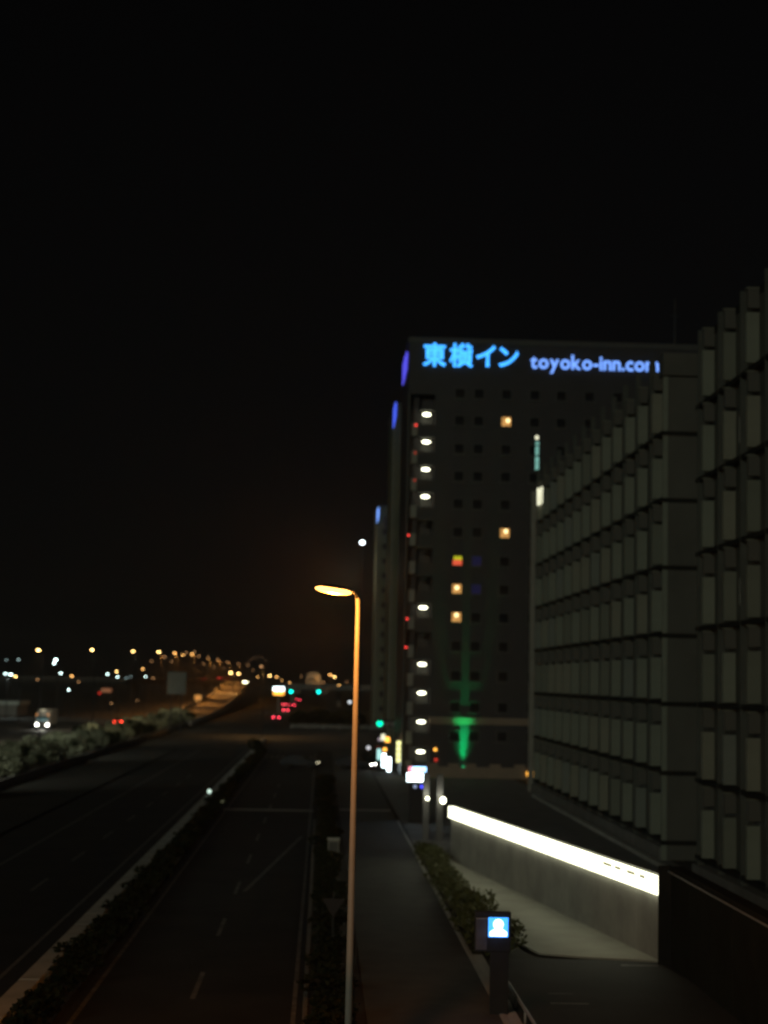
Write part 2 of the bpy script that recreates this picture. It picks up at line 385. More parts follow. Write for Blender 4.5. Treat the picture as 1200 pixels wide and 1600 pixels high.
# wall lamps near the foot
for (x, z, m) in ((12.27, 2.84, G_AMBER), (12.36, 1.75, G_REDD)):
    bm = bmesh.new(); ball(bm, (x-HX0, -.12, z), .2, .12, .16, 10, 6); o = part('wall_lamp', bm, m, hot, smooth=True)
bm = bmesh.new()
cyl(bm, (30.5, 6, HZ-.7), (30.5, 6, HZ+6.5), .12, .06, 6); bxs(bm, 30.0, 31.0, 5.95, 6.05, HZ+4.5, HZ+4.6)
part('roof_mast', bm, DARKM, hot)

# roof letters
def glyph(ch, size, bold, depth, name='letter'):
    c = bpy.data.curves.new(name, 'FONT'); c.body = ch; c.size = size; c.offset = bold; c.extrude = depth
    c.resolution_u = 3
    o = bpy.data.objects.new(name, c); C.objects.link(o); bpy.context.view_layer.update()
    dg = bpy.context.evaluated_depsgraph_get(); me = bpy.data.meshes.new_from_object(o.evaluated_get(dg))
    bpy.data.objects.remove(o); return me
def place_text(parent, txt, x0, x1, z0, h, bold, m, mirror_side=False, gap=0.12):
    """letters set one after the other, scaled to run from x0 to x1; h is the height of the tallest letter"""
    ms = [glyph(ch, 1.0, bold, .06) for ch in txt]
    ext = []
    for me in ms:
        xs = [v.co.x for v in me.vertices]; ext.append((min(xs), max(xs)))
    top = max(v.co.y for me in ms for v in me.vertices); bot0 = 0.0
    if ord(txt[0]) > 255: bot0 = min(v.co.y for me in ms for v in me.vertices)
    total = sum(b-a for a, b in ext) + gap*(len(ms)-1)
    sx = (x1-x0)/total; sz = h/(top-bot0); x = x0
    for ch, me, (a, b) in zip(txt, ms, ext):
        for v in me.vertices:
            X, Z = (v.co.x-a)*sx, (v.co.y-bot0)*sz; D = v.co.z
            v.co = Vector((X, -D, Z)) if not mirror_side else Vector((D, -X, Z))
        me.name = 'letter'
        o = link('letter', me, m, parent, (x, -.16, z0) if not mirror_side else (-.16, -x, z0))
        x += (b-a)*sx + gap*sx
s1 = thing('roof_sign', 'four large glowing cyan-blue Japanese characters at the top of the front hotel', 'sign', (HX0, HY0, 44.2))
place_text(s1, '東横イン', 10.15-HX0, 20.65-HX0, .05, 2.65, .025, G_BLUE, gap=.12)
s2 = thing('roof_sign', 'smaller glowing blue web address lettering right of the characters on the front hotel', 'sign', (HX0, HY0, 44.2))
place_text(s2, 'toyoko-inn.com', 21.95-HX0, 36.1-HX0, .2, 1.55, .018, G_BLUE2, gap=.06)
s3 = thing('side_sign', 'violet-blue glowing letters on the left flank of the front hotel', 'sign', (HX0, HY0+15.5, 0))
place_text(s3, '東横イン', 4.5, 15.0, 44.0, 2.6, .022, G_VIO, True, gap=.12)
for s in (s3,): pass
for s in (s1, s2):
    bm = bmesh.new()
    a, b = (10.0, 20.8) if s is s1 else (21.8, 36.3)
    for z in (.35, 1.15):
        bxs(bm, a-HX0, b-HX0, -.07, -.02, z, z+.06)
    part('mounting_rail', bm, DARKM, s)

# low wall in front of the hotel, with piers
lw = thing('forecourt_wall', 'low tan wall with block piers in front of the front hotel', 'wall', (10.9, 176.6, 0))
boxpart('wall', TANW, lw, 0, 12.2, 0, .3, 0, 1.15)
bm = bmesh.new(); bxs(bm, 0, 1.15, -.06, .36, 1.152, 1.5); cme = mesh('pier', bm)
for x in (0.4, 2.6, 4.4, 7.0, 9.6): link('pier', cme, TANW, lw, (x, 0, 0))
bm = bmesh.new(); bxs(bm, 10.9, 11.75, -.12, -.02, .35, .8); part('lamp', bm, G_AMBER, lw, label='amber lit lamp at the right end of the low wall')
# green floodlight
fl = thing('green_floodlight', 'green uplight washing the front hotel wall', 'floodlight', (15.25, 178.4, 0))
bm = bmesh.new(); cyl(bm, (0, 0, 0), (0, 0, .75), .06, .05, 8); part('post', bm, DARKM, fl)
bm = bmesh.new(); cyl(bm, (0, 0, .75), (0, .02, 1.1), .13, .2, 12); part('housing', bm, DARKM, fl)
bm = bmesh.new(); cyl(bm, (0, .021, 1.11), (0, .022, 1.13), .17, .17, 12); part('lens', bm, glow('green_lens', (0.02, 1, .35), 3), fl)
light(fl, (0, .1, 1.25), 900, (0.0, 1.0, .25), 'SPOT', .2, math.radians(64), 1.0, (math.radians(180-8), 0, 0))
light(fl, (0, .1, 1.25), 22000, (0.0, 1.0, .25), 'SPOT', .3, math.radians(32), 1.0, (math.radians(180-2.5), 0, 0))

# ------------------------------------------------------------------ rear towers
def tower(name, label, x0, x1, y0, y1, h, wallm, nrow, letters, lab2, gm, lx):
    t = thing(name, label, 'hotel', (x0, y0, 0)); W, D = x1-x0, y1-y0
    boxpart('wall', wallm, t, 0, W, 0, D, 0, h-.5)
    boxpart('parapet', TRIM, t, -.1, W+.1, -.1, D+.1, h-.5, h)
    boxpart('corner_pier', OFFM, t, -.12, .35, -.12, .5, 0, h-.52)
    for r_ in range(nrow):
        for c_ in range(3): win(t, 1.7+c_*2.4, 4.3+r_*3.05, HGLASS)
    s = thing('side_sign', lab2, 'sign', (x0, y1-lx, 0))
    place_text(s, letters, lx*.3, lx-1.5, h-4.0, 2.7, .022, gm, True, gap=.12)
    return t
tower('rear_tower', 'olive-grey tower just behind the front hotel', 8.8, 26, 221, 238, 47.3, OLIVE, 13, '東横イン', 'blue glowing letters on the flank of the tower behind the front hotel', G_VIO2, 15)
t3 = tower('rear_tower', 'farthest tower, pale corner catching light, beside the street lamp top', 10.75, 30, 345, 366, 46.4, OLIVE, 13, '東横イン', 'bright blue glowing letters on the flank of the farthest tower', G_BLUE2, 18)

# ------------------------------------------------------------------ office blocks on the right
NROW = 7; Z0 = 1.3; FH = 4.0; PH = 2.43; PITCHF = 4.56
def finmesh(name, x0, x1, y1, h, bev=.02):
    bm = bmesh.new(); bxs(bm, x0, x1, 0, y1, 0, h)
    if bev: bmesh.ops.bevel(bm, geom=bm.edges[:], offset=bev, segments=1, affect='EDGES')
    return mesh(name, bm)
FP = finmesh('pale_fin', -.33, .298, .34, PH); FD = finmesh('dark_fin', -.27, .298, .30, .95); FS = finmesh('fin_cap', -.33, .298, .36, .07, 0)
PO = finmesh('post', -.06, .298, .16, 30.3); PO2 = finmesh('post', -.06, .298, .16, 29.3)
FPM = [OFFP] + [mat('office_pale_panel_%s' % n, c, .55, .13, .7, .15, fine=5) for n, c in (('greyer', (.165, .18, .155)), ('warmer', (.195, .195, .15)), ('darker', (.145, .155, .122)))]
def office(label, y0, y1, fins, top):
    o = thing('office_block', label, 'office building', (20.0, y0, 0)); L = y1-y0; D = 22
    boxpart('wall', OFFD, o, .30, D, .0, L, 0, top)
    boxpart('parapet', OFFL, o, .27, D, -.03, L+.03, top, top+.4)
    boxpart('plinth', CONCD, o, -.2, .295, .0, L, 0, .75)
    for k in range(NROW):
        zb = Z0+FH*k
        boxpart('ledge', OFFL, o, -.05, .296, .0, L, zb-.30, zb-.06)
        for fy in fins:
            link('pale_fin', FP, rnd.choices(FPM, (5, 2, 2, 2))[0], o, (rnd.uniform(-.02, .02), fy-y0, zb))
            link('dark_fin', FD, OFFE, o, (0, fy-y0, zb+PH+.2))
            link('fin_cap', FS, OFFM, o, (0, fy-y0, zb+PH+1.15))
    for fy in fins: link('post', PO if top < 28 else PO2, OFFD, o, (0, fy-y0+2.3 if fy-y0+2.5 < L else .4, 0))
    return o
f1 = [99.3+PITCHF*k for k in range(13)]
ob = office('long grey office block with rows of pale upright fins, farther part', 97.4, 157.6, f1, 27.9)
boxpart('corner_cap', OFFE, ob, -.1, 3.6, -.1, 1.2, 28.52, 29.85)
# frontal end wall panels
for k in range(8):
    z0, z1 = (-3+4*k+.14 if k else 0), 1+4*k-.14
    z1 = min(z1, 28.4)
    boxpart('end_panel', OFFE, ob, .22, 3.6, -.12, -.002, z0, z1)
    boxpart('corner_panel', OFFP, ob, -.10, .20, -.16, -.003, z0, z1)
for k in range(7): boxpart('end_joint', OFFL, ob, -.14, 3.6, -.20, -.004, 1+4*k-.12, 1+4*k+.12)
boxpart('far_pier', PALEW, ob, -.45, .0, 157.0-97.4, 157.6-97.4, 0, 28.3)
for xx, zz in ((-.36, 26.6), (.02, 26.75)): boxpart('fin_glow', G_CREAM, ob, xx, xx+.3, 153.6-97.4, 153.7-97.4, zz, zz+1.6, label='cream glowing bar for lamplight on the fins at the far top corner')  # lamplight on the end fins, put in as glowing bars
f2 = [85.85-PITCHF*k for k in range(7)]
oc = office('nearer office block with large pale fins at the right edge', 54.0, 88.8, f2, 28.6)
for (yy, z) in ((79.6, 21.9), (79.6, 14.0), (79.4, 2.2)): boxpart('glint_bar', glow('glint_bar', (.5, .5, .36), .10), oc, .06, .16, yy-54, yy-54+.1, z, z+1.3)  # reflections on the facade, put in as dim glowing bars
# kerb at the office foot
bm = bmesh.new(); bxs(bm, 19.0, 19.3, 62, 150, -.02, .22); struct('office_kerb', bm, CONC)

# ------------------------------------------------------------------ lit wall beside the path
A = Vector((7.47, 95.0, 0)); B = Vector((12.62, 61.4, 0)); dv = (B-A); LW = dv.length; ang = math.atan2(dv.y, dv.x)
lt = thing('lit_wall', 'grey concrete ramp wall topped by a bright white light strip', 'wall', (A.x, A.y, 0), ang)
# local x runs from the far end to the near end; local -y faces the path
NS = 12; sl = LW/NS
for k in range(NS):
    boxpart('wall_panel', CONC, lt, k*sl+.012, (k+1)*sl-.012, 0, .30, 0, 2.418)
    boxpart('light_strip', G_STRIP, lt, k*sl+.004, (k+1)*sl-.004, -.16, .10, 2.42, 3.04)
boxpart('coping', CONCD, lt, 0, LW, .11, .34, 2.42, 3.12)
for k in range(4):
    boxpart('unread_mark', DIMSTRIP, lt, LW-6.4+k*1.45, LW-6.4+k*1.45+(1.1, .75, .95, .6)[k], -.175, -.162, 2.84, 2.97)  # dim glowing blocks standing in for unreadable marks on the strip
boxpart('end_post', OFFL, lt, LW, LW+.10, -.18, .32, 0, 3.5)
# gate pillars at its far end
for i, (x, y, lb) in enumerate(((6.85, 107.5, 'pale slim gate pillar with a lamp, beside the bright signboard'), (7.62, 106.0, 'pale gate pillar with a larger lamp, at the far end of the lit wall'))):
    g = thing('gate_pillar', lb, 'pillar', (x, y, 0), group='pillars at the gate')
    light(g, (0, -.5, 2.9), 14, (1, 1, .85), 'POINT', .1)
    boxpart('shaft', CONCD, g, -.2, .2, 0, .4, 0, 4.2, .03)
    bm = bmesh.new(); ball(bm, (.06+.12*i, -.2, 2.6), .12+.07*i, .12, .12+.1*i, 12, 8); part('lamp', bm, G_GAL, g, smooth=True)
# dark wall nearer on the right
dw = thing('dark_wall', 'dark planted retaining wall with a steel handrail, nearer than the light strip', 'wall', (12.85, 40, 0))
for k in range(7): boxpart('wall_panel', mat('dark_wall_panel', (0.018, 0.02, 0.016), .9, .3, .8, .3, spec=.1), dw, 0, .35, k*3.0+.01, k*3.0+2.99, 0, 3.38)
boxpart('cap', OFFL, dw, -.06, .42, 0, 21.02, 3.382, 3.52)
bm = bmesh.new(); tube(bm, [(-.12, 0, 3.34), (-.12, 10, 3.34), (-.12, 20.9, 3.34)], [.035]*3, 8); part('handrail', bm, STEEL, dw)

# ------------------------------------------------------------------ parking pylon, bright signboard
pp = thing('pictogram_pylon', 'dark pylon with a small lit blue panel showing a white pictogram', 'sign', (5.32, 51.0, 0))
boxpart('post', DARKM, pp, -.05, .5, .0, .22, 0, 2.0, .02)
boxpart('housing', DARKM, pp, -.54, .56, -.02, .26, 1.95, 3.14, .03)
lp = boxpart('lit_panel', G_PANEL, pp, -.13, .47, -.05, -.021, 2.40, 2.98, .012, label='blue lit panel')
bm = bmesh.new()
cyl(bm, (.17, -.056, 2.78), (.17, -.075, 2.78), .155, .155, 20)
vs = [bm.verts.new((x, -.066, z)) for x, z in ((-.09, 2.43), (.43, 2.43), (.43, 2.55), (.33, 2.62), (.27, 2.66), (.07, 2.66), (.01, 2.62), (-.09, 2.55))]
bm.faces.new(vs); part('pictogram', bm, G_PICT, lp)
boxpart('side_panel', mat('side_panel', (.09, .09, .10), .5), pp, -.50, -.17, -.045, -.021, 2.02, 2.92)
boxpart('edge_trim', STEEL, pp, -.50, -.15, -.07, -.022, 2.93, 2.96)
light(pp, (.17, -.5, 2.6), 3, (.2, .4, 1), 'POINT', .2)
rl = thing('guard_rail', 'pale metal guard rail running past the blue pictogram sign', 'rail', (6.25, 45, 0))
bm = bmesh.new(); tube(bm, [(0, 0, .45), (-.02, 6, .45), (-.05, 13.2, .45)], [.05]*3, 8); part('bar', bm, STEEL, rl)
for k in range(6):
    bm = bmesh.new(); cyl(bm, (-.01*k*.3, .2+2.5*k, 0), (-.01*k*.3, .2+2.5*k, .45), .035, .035, 8); part('post', bm, STEEL, rl)
bs = thing('lit_signboard', 'bright white lit signboard on a dark pylon near the gate', 'sign', (6.95, 120, 0))
boxpart('pylon', DARKM, bs, -.55, .75, .0, .45, 0, 2.86, .03)
boxpart('box', DARKM, bs, -.76, .76, -.02, .42, 2.86, 4.02, .02)
boxpart('lower_face', G_WHITE, bs, -.72, .72, -.05, -.021, 2.9, 3.5, .01)
boxpart('upper_face', glow('upper_face_blue', (.35, .62, 1), 3.2), bs, -.34, .66, -.05, -.021, 3.58, 3.96, .01)
boxpart('upper_mark', glow('upper_face_red', (1, .32, .38), 1.6), bs, -.62, -.341, -.05, -.021, 3.58, 3.96, .01)
for x, m in ((-.12, glow('dim_white_lamp', (.5, .6, .9), .5)), (.36, glow('deep_blue_lamp', (.06, .07, 1), 1.6))):
    bm = bmesh.new(); ball(bm, (x, -.03, 2.55), .14, .06, .13, 10, 6); part('lamp', bm, m, bs, smooth=True)

# street cabinet and sign back in the planting strip
cb = thing('utility_cabinet', 'small pale utility cabinet standing in the planting strip', 'cabinet', (.85, 92, .1))
boxpart('body', PALEW, cb, -.3, .3, 0, .4, 0, 1.25, .03); boxpart('roof', CONC, cb, -.34, .34, -.04, .44, 1.252, 1.33); boxpart('door', TRIM, cb, -.25, .25, -.02, -.002, .1, 1.15)
sb = thing('road_sign', 'back of a pale triangular road sign beside the street lamp pole', 'road sign', (.62, 62, .1))
bm = bmesh.new(); cyl(bm, (0, 0, 0), (0, 0, 2.2), .035, .035, 8); part('post', bm, DARKM, sb)
bm = bmesh.new(); vs = [bm.verts.new((x, -.03, z)) for x, z in ((-.42, 1.95), (.42, 1.95), (0, 1.25))]; f = bm.faces.new(vs)
r = bmesh.ops.extrude_face_region(bm, geom=[f])
for v in r['geom']:
    if isinstance(v, bmesh.types.BMVert): v.co.y += .02
part('board', bm, DARKM, sb)

# ------------------------------------------------------------------ near street lamp
nl = thing('street_lamp', 'tall orange-lit street lamp in the foreground with a long tapering pole', 'street lamp', (.88, 43.0, 0.1))
bm = bmesh.new()
tube(bm, [(0, 0, -.1), (0, 0, 3), (0, 0, 9), (0, 0, 11.75), (-.01, 0, 11.98), (-.05, 0, 12.08)], [.10, .09, .072, .062, .06, .045], 18); part('pole', bm, POLEM, nl, smooth=True)
bm = bmesh.new(); cyl(bm, (0, 0, -.1), (0, 0, .02), .26, .26, 18); bxs(bm, -.06, .06, -.165, -.12, .6, 1.1); part('base', bm, POLEM, nl)
bm = bmesh.new(); tube(bm, [(-.03, 0, 12.04), (-.08, -.5, 12.10), (-.16, -1.5, 12.12), (-.24, -2.0, 12.10)], [.045, .04, .035, .035], 10); part('arm', bm, POLEM, nl, smooth=True)
hm = thing_ = None
bm = bmesh.new(); vs = ball(bm, (0, 0, 0), .46, .17, .095, 24, 12)
rot = Matrix.Rotation(math.radians(7), 3, 'Y')
for v in vs: v.co = rot @ v.co + Vector((-.65, -2.0, 12.09))
part('lens', bm, G_SOD, nl, smooth=True)
bm = bmesh.new(); vs = ball(bm, (0, 0, 0), .48, .185, .07, 20, 10)
bmesh.ops.delete(bm, geom=[v for v in vs if v.co.z < -.001], context='VERTS')
for v in bm.verts: v.co = rot @ v.co + Vector((-.65, -2.0, 12.152))
part('housing', bm, DARKM, nl, smooth=True)
light(nl, (-.65, -2.0, 11.86), 1150, (1.0, .34, .05), 'POINT', .12)

# ------------------------------------------------------------------ far street lamps
def lampmeshes():
    bm = bmesh.new(); cyl(bm, (0, 0, 0), (0, 0, 1), .10, .06, 6); pole = mesh('pole', bm)
    bm = bmesh.new(); tube(bm, [(0, 0, 0), (-.3, 0, .12), (-.75, 0, .16)], [.05, .04, .04], 6); arm = mesh('arm', bm)
    bm = bmesh.new(); ball(bm, (-1.05, 0, .12), .42, .2, .13, 10, 6); head = mesh('head', bm, True)
    return pole, arm, head
LPOLE, LARM, _ = lampmeshes()
HEADS = {}
def head_for(m):
    if m.name not in HEADS:
        bm = bmesh.new(); ball(bm, (-.62, 0, .06), .27, .14, .135, 12, 8); HEADS[m.name] = mesh('lens', bm, True)
        HEADS[m.name].materials.append(m)
    return HEADS[m.name]
def far_lamp(x, y, z, m, label, group, power=0, col=(1, .5, .14), base=0.0, k=1.0, cone=math.radians(160), tilt=0.0, blend=1.0, aim=0.0):
    t = thing('street_lamp', label, 'street lamp', (x+.62, y, base), 0, group)
    p = link('pole', LPOLE, DARKM, t); p.scale = (k, k, z-base)
    a = link('arm', LARM, DARKM, t, (0, 0, z-base-.12))
    h = link('lens', head_for(m), None, t, (0, 0, z-base)); h.scale = (k, k, k)
    if power: light(t, (-.62, -.1, z-base-.5), power, col, 'SPOT', .3, cone, blend, (aim, tilt, 0))
    return t
rowA = [(-39.6, 234, 13.2), (-39.7, 289, 14.2), (-39.7, 351, 15.0), (-39.8, 409, 15.8), (-39.8, 452, 16.2), (-39.8, 512, 16.8), (-39.9, 584, 16.7), (-39.9, 642, 16.7), (-39.9, 712, 16.5), (-39.9, 800, 16.5), (-39.9, 904, 16.7)]
pw = {0: 11000, 1: 10000, 2: 9000, 3: 9000, 4: 14000, 5: 18000, 6: 22000, 7: 22000, 8: 22000, 9: 20000}
for i, (x, y, z) in enumerate(rowA):
    far_lamp(x, y, z, G_SODB if i < 4 else G_SODF if i < 6 else G_SODD, '%s orange lamp from the left in the long row above the expressway' % ORD[i], 'orange lamps along the expressway', pw.get(i, 0), (1, .85, .55) if i < 3 else (1, .38, .07), cone=math.radians(105 if i < 3 else 160), aim=math.radians(56 if i < 3 else 0), k=.9 if i < 3 else 1.1 if i < 7 else 1.25)
rowB = [(-51.7, 552, 16.3), (-51.5, 620, 17.9), (-53.6, 660, 19.4), (-53.4, 700, 20.3), (-47.1, 640, 17.8)]
for i, (x, y, z) in enumerate(rowB):
    far_lamp(x, y, z, G_SODF if i == 1 else G_SODD, 'dim orange lamp of the far cluster between the brighter expressway lamps', 'dim cluster of far expressway lamps', k=1.2)
rowC = [(-49.4, 1100, 19.4), (-49.9, 1150, 21.6), (-50.3, 1200, 23.6), (-50.1, 1250, 25.1), (-49.6, 1300, 26.3), (-48.4, 1350, 26.5), (-46.9, 1400, 25.0)]
g_arc = glow('sodium_lens_farthest', (1, .5, .22), .9)
for i, (x, y, z) in enumerate(rowC):
    far_lamp(x, y, z, g_arc, 'very faint orange lamp in the far arc over the horizon', 'faint arc of lamps on the horizon', k=1.1)
misc = [(-33.2, 620, 11.7, G_SODB, 'big round orange lamp beside the ramp crest, left of the pair', 6000, 1.9), (-31.4, 640, 11.5, G_SODB, 'big round orange lamp beside the ramp crest, right of the pair', 0, 1.7),
        (-10.7, 290, 12.0, G_SODD, 'dim orange lamp above the street crossing past the median end', 3000, .8), (-16.1, 520, 10.8, G_SODB, 'bright yellow lamp left of the two green signals', 0, 1.2),
        (-15.0, 560, 10.5, G_SODF, 'orange lamp touching the bright yellow one left of the signals', 0, 1.1), (2.5, 500, 11.4, G_SODF, 'orange lamp left of the foreground pole, left of its pair', 3500, 1.1),
        (4.3, 560, 10.9, G_SODB, 'bright yellow lamp left of the foreground pole, right of its pair', 0, 1.2), (-62.4, 420, 9.5, G_SODF, 'low orange lamp right of the white lot lamps', 0, 1.0),
        (-72.7, 400, 9.2, G_SODB, 'orange lamp right of the white pair at the left edge', 0, 1.0), (-52.6, 430, 10.9, G_SODB, 'orange lamp just above a white one, over the red car', 0, .9),
        (-47.0, 440, 11.7, G_SODF, 'orange lamp above the bluish lamp near the road sign', 0, .9), (-60.1, 600, 9.2, G_SODD, 'dim pinkish lamp left of the large road sign', 0, 1.3),
        (-45.1, 360, 4.0, G_SODD, 'small low orange lamp above the red car', 0, .6), (-44.0, 400, 4.1, G_SODD, 'small low dim lamp right of the red car', 0, .6),
        (-44.0, 520, 8.7, G_SODD, 'dim lamp seen just beside the road sign panel', 0, .9)]
for x, y, z, m, lb, p, k in misc: far_lamp(x, y, z, m, lb, 'scattered orange lamps', p, k=k)
white = [(-52.2, 330, 12.7, G_LED, 'brightest white lot lamp, upper of the close pair', 0, 1.15), (-57.4, 360, 12.2, G_LED, 'white lot lamp, lower left of the close bright pair', 0, .95), (-65.2, 420, 10.2, G_LED, 'white lamp just below the bright close pair', 0, 1.0),
         (-60.1, 400, 6.3, G_LED, 'lowest white lamp on a short post right of the pair', 0, .9), (-71.4, 380, 9.8, G_LED, 'white lamp nearest the left edge of the view', 2600, .9), (-74.1, 402, 9.6, G_LED, 'second white lamp from the left edge', 0, 1.2),
         (-59.6, 330, 12.6, G_LEDD, 'faint tall white lamp left of the bright pair', 0, .9), (-65.9, 350, 12.7, G_LEDD, 'faintest tall lamp near the left edge', 0, .6), (-57.4, 450, 10.2, G_LED, 'bluish white lamp over the red car', 0, 1.0),
         (-58.3, 480, 9.5, G_LED, 'white lamp just below an orange one over the red car', 0, 1.0), (-54.6, 520, 9.7, G_LED, 'bluish white lamp nearest the large road sign', 0, .9), (-65.2, 560, 9.1, G_LEDD, 'faint grey lamp in the row left of the road sign', 0, 1.0), (-68.3, 600, 9.5, G_LEDD, 'faint bluish lamp in the row left of the road sign', 0, 1.0)]
for x, y, z, m, lb, p, k in white: far_lamp(x, y, z, m, lb, 'white lamps of the far lots', p, (.85, 1, .95), k=k)
far_lamp(-39.6, 134, 12.6, G_LED, 'added white lamp lighting the shrub bank, farthest outside the left edge', 'white lamps of the far lots', 12000, (.95, 1, .85), cone=math.radians(105), aim=math.radians(56))  # unseen lamp, added to throw light on the shrub bank
far_lamp(-39.4, 186, 12.6, G_LED, 'added white lamp lighting the shrub bank, just outside the left edge', 'white lamps of the far lots', 12000, (.95, 1, .85), cone=math.radians(105), aim=math.radians(56))  # second unseen lamp added for the bank
extra = [(-28.9, 700, 13.4, 'small dim orange lamp just right of the ramp crest'), (-15.4, 640, 9.4, 'small dim orange lamp right above the white and orange pole sign'), (-7.8, 620, 11.0, 'small dim orange lamp left of the rounded gatehouse'),
         (-10.9, 560, 8.7, 'small dim orange lamp just above the left far green signal'), (.4, 520, 9.2, 'small dim orange lamp just above the right far green signal'), (4.8, 480, 8.5, 'small low orange lamp right of the far green signals'),
         (8.7, 600, 9.5, 'small dim orange lamp close to the left of the foreground pole'), (-44.8, 760, 14.3, 'small dim lamp low under the far end of the expressway row'), (-44.2, 680, 14.2, 'small dim lamp low under the middle of the far expressway row'),
         (-42.7, 600, 14.8, 'small dim lamp low under the near end of the far expressway row'), (-21.6, 560, 10.4, 'small dim orange lamp between the ramp crest and the bright yellow lamp'), (-46.7, 520, 14.6, 'small dim orange lamp above the large road sign'),
         (-51.0, 500, 14.4, 'small dim orange lamp left above the large road sign'), (-65.1, 450, 8.0, 'small dim orange lamp right of the lowest white lamp'), (-71.0, 420, 8.5, 'small dim orange lamp above the truck')]
for i, (x, y, z, lb) in enumerate(extra): far_lamp(x, y, z, G_SODF if i in (1, 3, 5, 10) else G_SODD, lb, 'small dim orange lamps', k=.8)
# tall mast by the farthest tower
ms_ = thing('light_mast', 'tall thin mast with a white floodlight left of the farthest tower', 'light mast', (7.35, 330, 0))
bm = bmesh.new(); cyl(bm, (0, 0, 0), (0, 0, 37.2), .25, .09, 8); part('mast', bm, DARKM, ms_)
bm = bmesh.new(); vs = ball(bm, (0, -.2, 37.3), .5, .25, .42, 12, 8); part('floodlight', bm, glow('mast_lamp', (.85, .95, 1), 6), ms_, smooth=True)
light(ms_, (-2.0, 19, 33.0), 1500, (1, .95, .72), 'POINT', .4)  # set well off the mast, added to light the tower's left flank

# ------------------------------------------------------------------ vehicles
def car_parts():
    P = {}
    bm = bmesh.new()
    prof = [(-.0, .35), (.0, .72), (.25, .86), (1.15, .92), (1.75, 1.42), (3.1, 1.45), (3.85, 1.0), (4.2, .92), (4.25, .4)]
    L = [bm.verts.new((-.84, y, z)) for y, z in prof]; R = [bm.verts.new((.84, y, z)) for y, z in prof]
    n = len(prof)
    for i in range(n): bm.faces.new((L[i], L[(i+1) % n], R[(i+1) % n], R[i]))
    bm.faces.new(L[::-1]); bm.faces.new(R)
    for v in bm.verts:
        if v.co.z > 1.2: v.co.x *= .84
    bmesh.ops.bevel(bm, geom=bm.edges[:], offset=.06, segments=2, affect='EDGES'); P['body'] = mesh('body', bm)
    bm = bmesh.new(); vs = [bm.verts.new(p) for p in ((-.66, 1.24, 1.02), (.66, 1.24, 1.02), (.60, 1.68, 1.37), (-.60, 1.68, 1.37))]; bm.faces.new(vs)
    for v in bm.verts: v.co += Vector((0, -.03, .03))
    P['windscreen'] = mesh('windscreen', bm)
    bm = bmesh.new(); vs = [bm.verts.new(p) for p in ((-.62, 3.18, 1.40), (.62, 3.18, 1.40), (.70, 3.78, 1.07), (-.70, 3.78, 1.07))]; bm.faces.new(vs)
    for v in bm.verts: v.co += Vector((0, .03, .03))
    P['rear_window'] = mesh('rear_window', bm)
    bm = bmesh.new(); cyl(bm, (-.1, 0, 0), (.1, 0, 0), .31, .31, 16); P['wheel'] = mesh('wheel', bm)
    bm = bmesh.new(); ball(bm, (0, 0, 0), .16, .06, .09, 10, 6); P['lamp'] = mesh('lamp', bm, True)
    return P
CP = car_parts()
PAINTS = [mat('car_paint_%s' % n, c, .6, .05, 1, spec=.2) for n, c in (('silver', (.3, .3, .31)), ('dark', (.03, .03, .035)), ('white', (.6, .6, .58)), ('red', (.25, .03, .03)))]
LAMPM = {}
def lamp_mesh(m):
    if m.name not in LAMPM:
        LAMPM[m.name] = CP['lamp'].copy(); LAMPM[m.name].materials.append(m)
    return LAMPM[m.name]
BODY = {}
OFFLENS = mat('unlit_lens', (.2, .2, .2), .2)
def car(x, y, z, rz, paint, label, head=None, tail=None, group='cars on the roads', one=False, kk=1.0):
    t = thing('car', label, 'car', (x, y, z), rz, group)
    if paint not in BODY: BODY[paint] = CP['body'].copy(); BODY[paint].materials.append(PAINTS[paint])
    link('body', BODY[paint], None, t); link('windscreen', CP['windscreen'], GLASS, t); link('rear_window', CP['rear_window'], GLASS, t)
    for sx in (-1, 1):
        for yy in (.85, 3.35): link('wheel', CP['wheel'], BLACK, t, (sx*.76, yy, .31))
        h = link('headlight', lamp_mesh(head or OFFLENS), None, t, (sx*.62, .02, .66)); h.scale = (kk, 1, kk)
        r_ = link('tail_light', lamp_mesh(tail or OFFLENS), None, t, (sx*.66, 4.26, .78)); r_.scale = (kk, 1, kk)
    return t
# front of the car model points to local -Y; heading away from the viewer = rotated by pi
PI = math.pi
def away(x, y, z, paint, label, **k): return car(x, y+4.25, z, PI, paint, label, None, k.pop('tail', G_TAIL), **k)
away(-10.75, 403, 0, 1, 'car with two red tail lights, nearest on the avenue past the median', kk=1.4)
away(-10.6, 500, 0, 0, 'second car with red tail lights on the avenue', kk=1.6)
away(-10.3, 600, 0, 1, 'third car with red tail lights ahead on the avenue', kk=1.6)
away(-13.4, 610, 0, 2, 'car with red tail lights in the outer lane far ahead', kk=1.4)
away(-10.5, 760, 0, 1, 'farthest car with red tail lights under the green signals', kk=1.8)
away(-40.5, 337, 0, 3, 'car with glaring red brake lights on the expressway behind the shrubs', tail=glow('brake_lamp', (1.0, .045, .02), 14), kk=2.0)
car(6.0, 188.6, .0, math.radians(68), 1, 'car with one glaring headlight turning by the lit shopfront', G_HEAD, kk=1.1)
car(-.2, 190, 0, math.radians(78), 1, 'dark car with a small headlight at the street crossing', glow('head_lamp_dim', (1, .9, .6), 2.5), kk=1.0)
car(-34.0, 745, 7.55, 0, 2, 'car with bright headlights coming over the ramp crest', glow('head_lamp_far', (1, .95, .6), 30), kk=2.0)
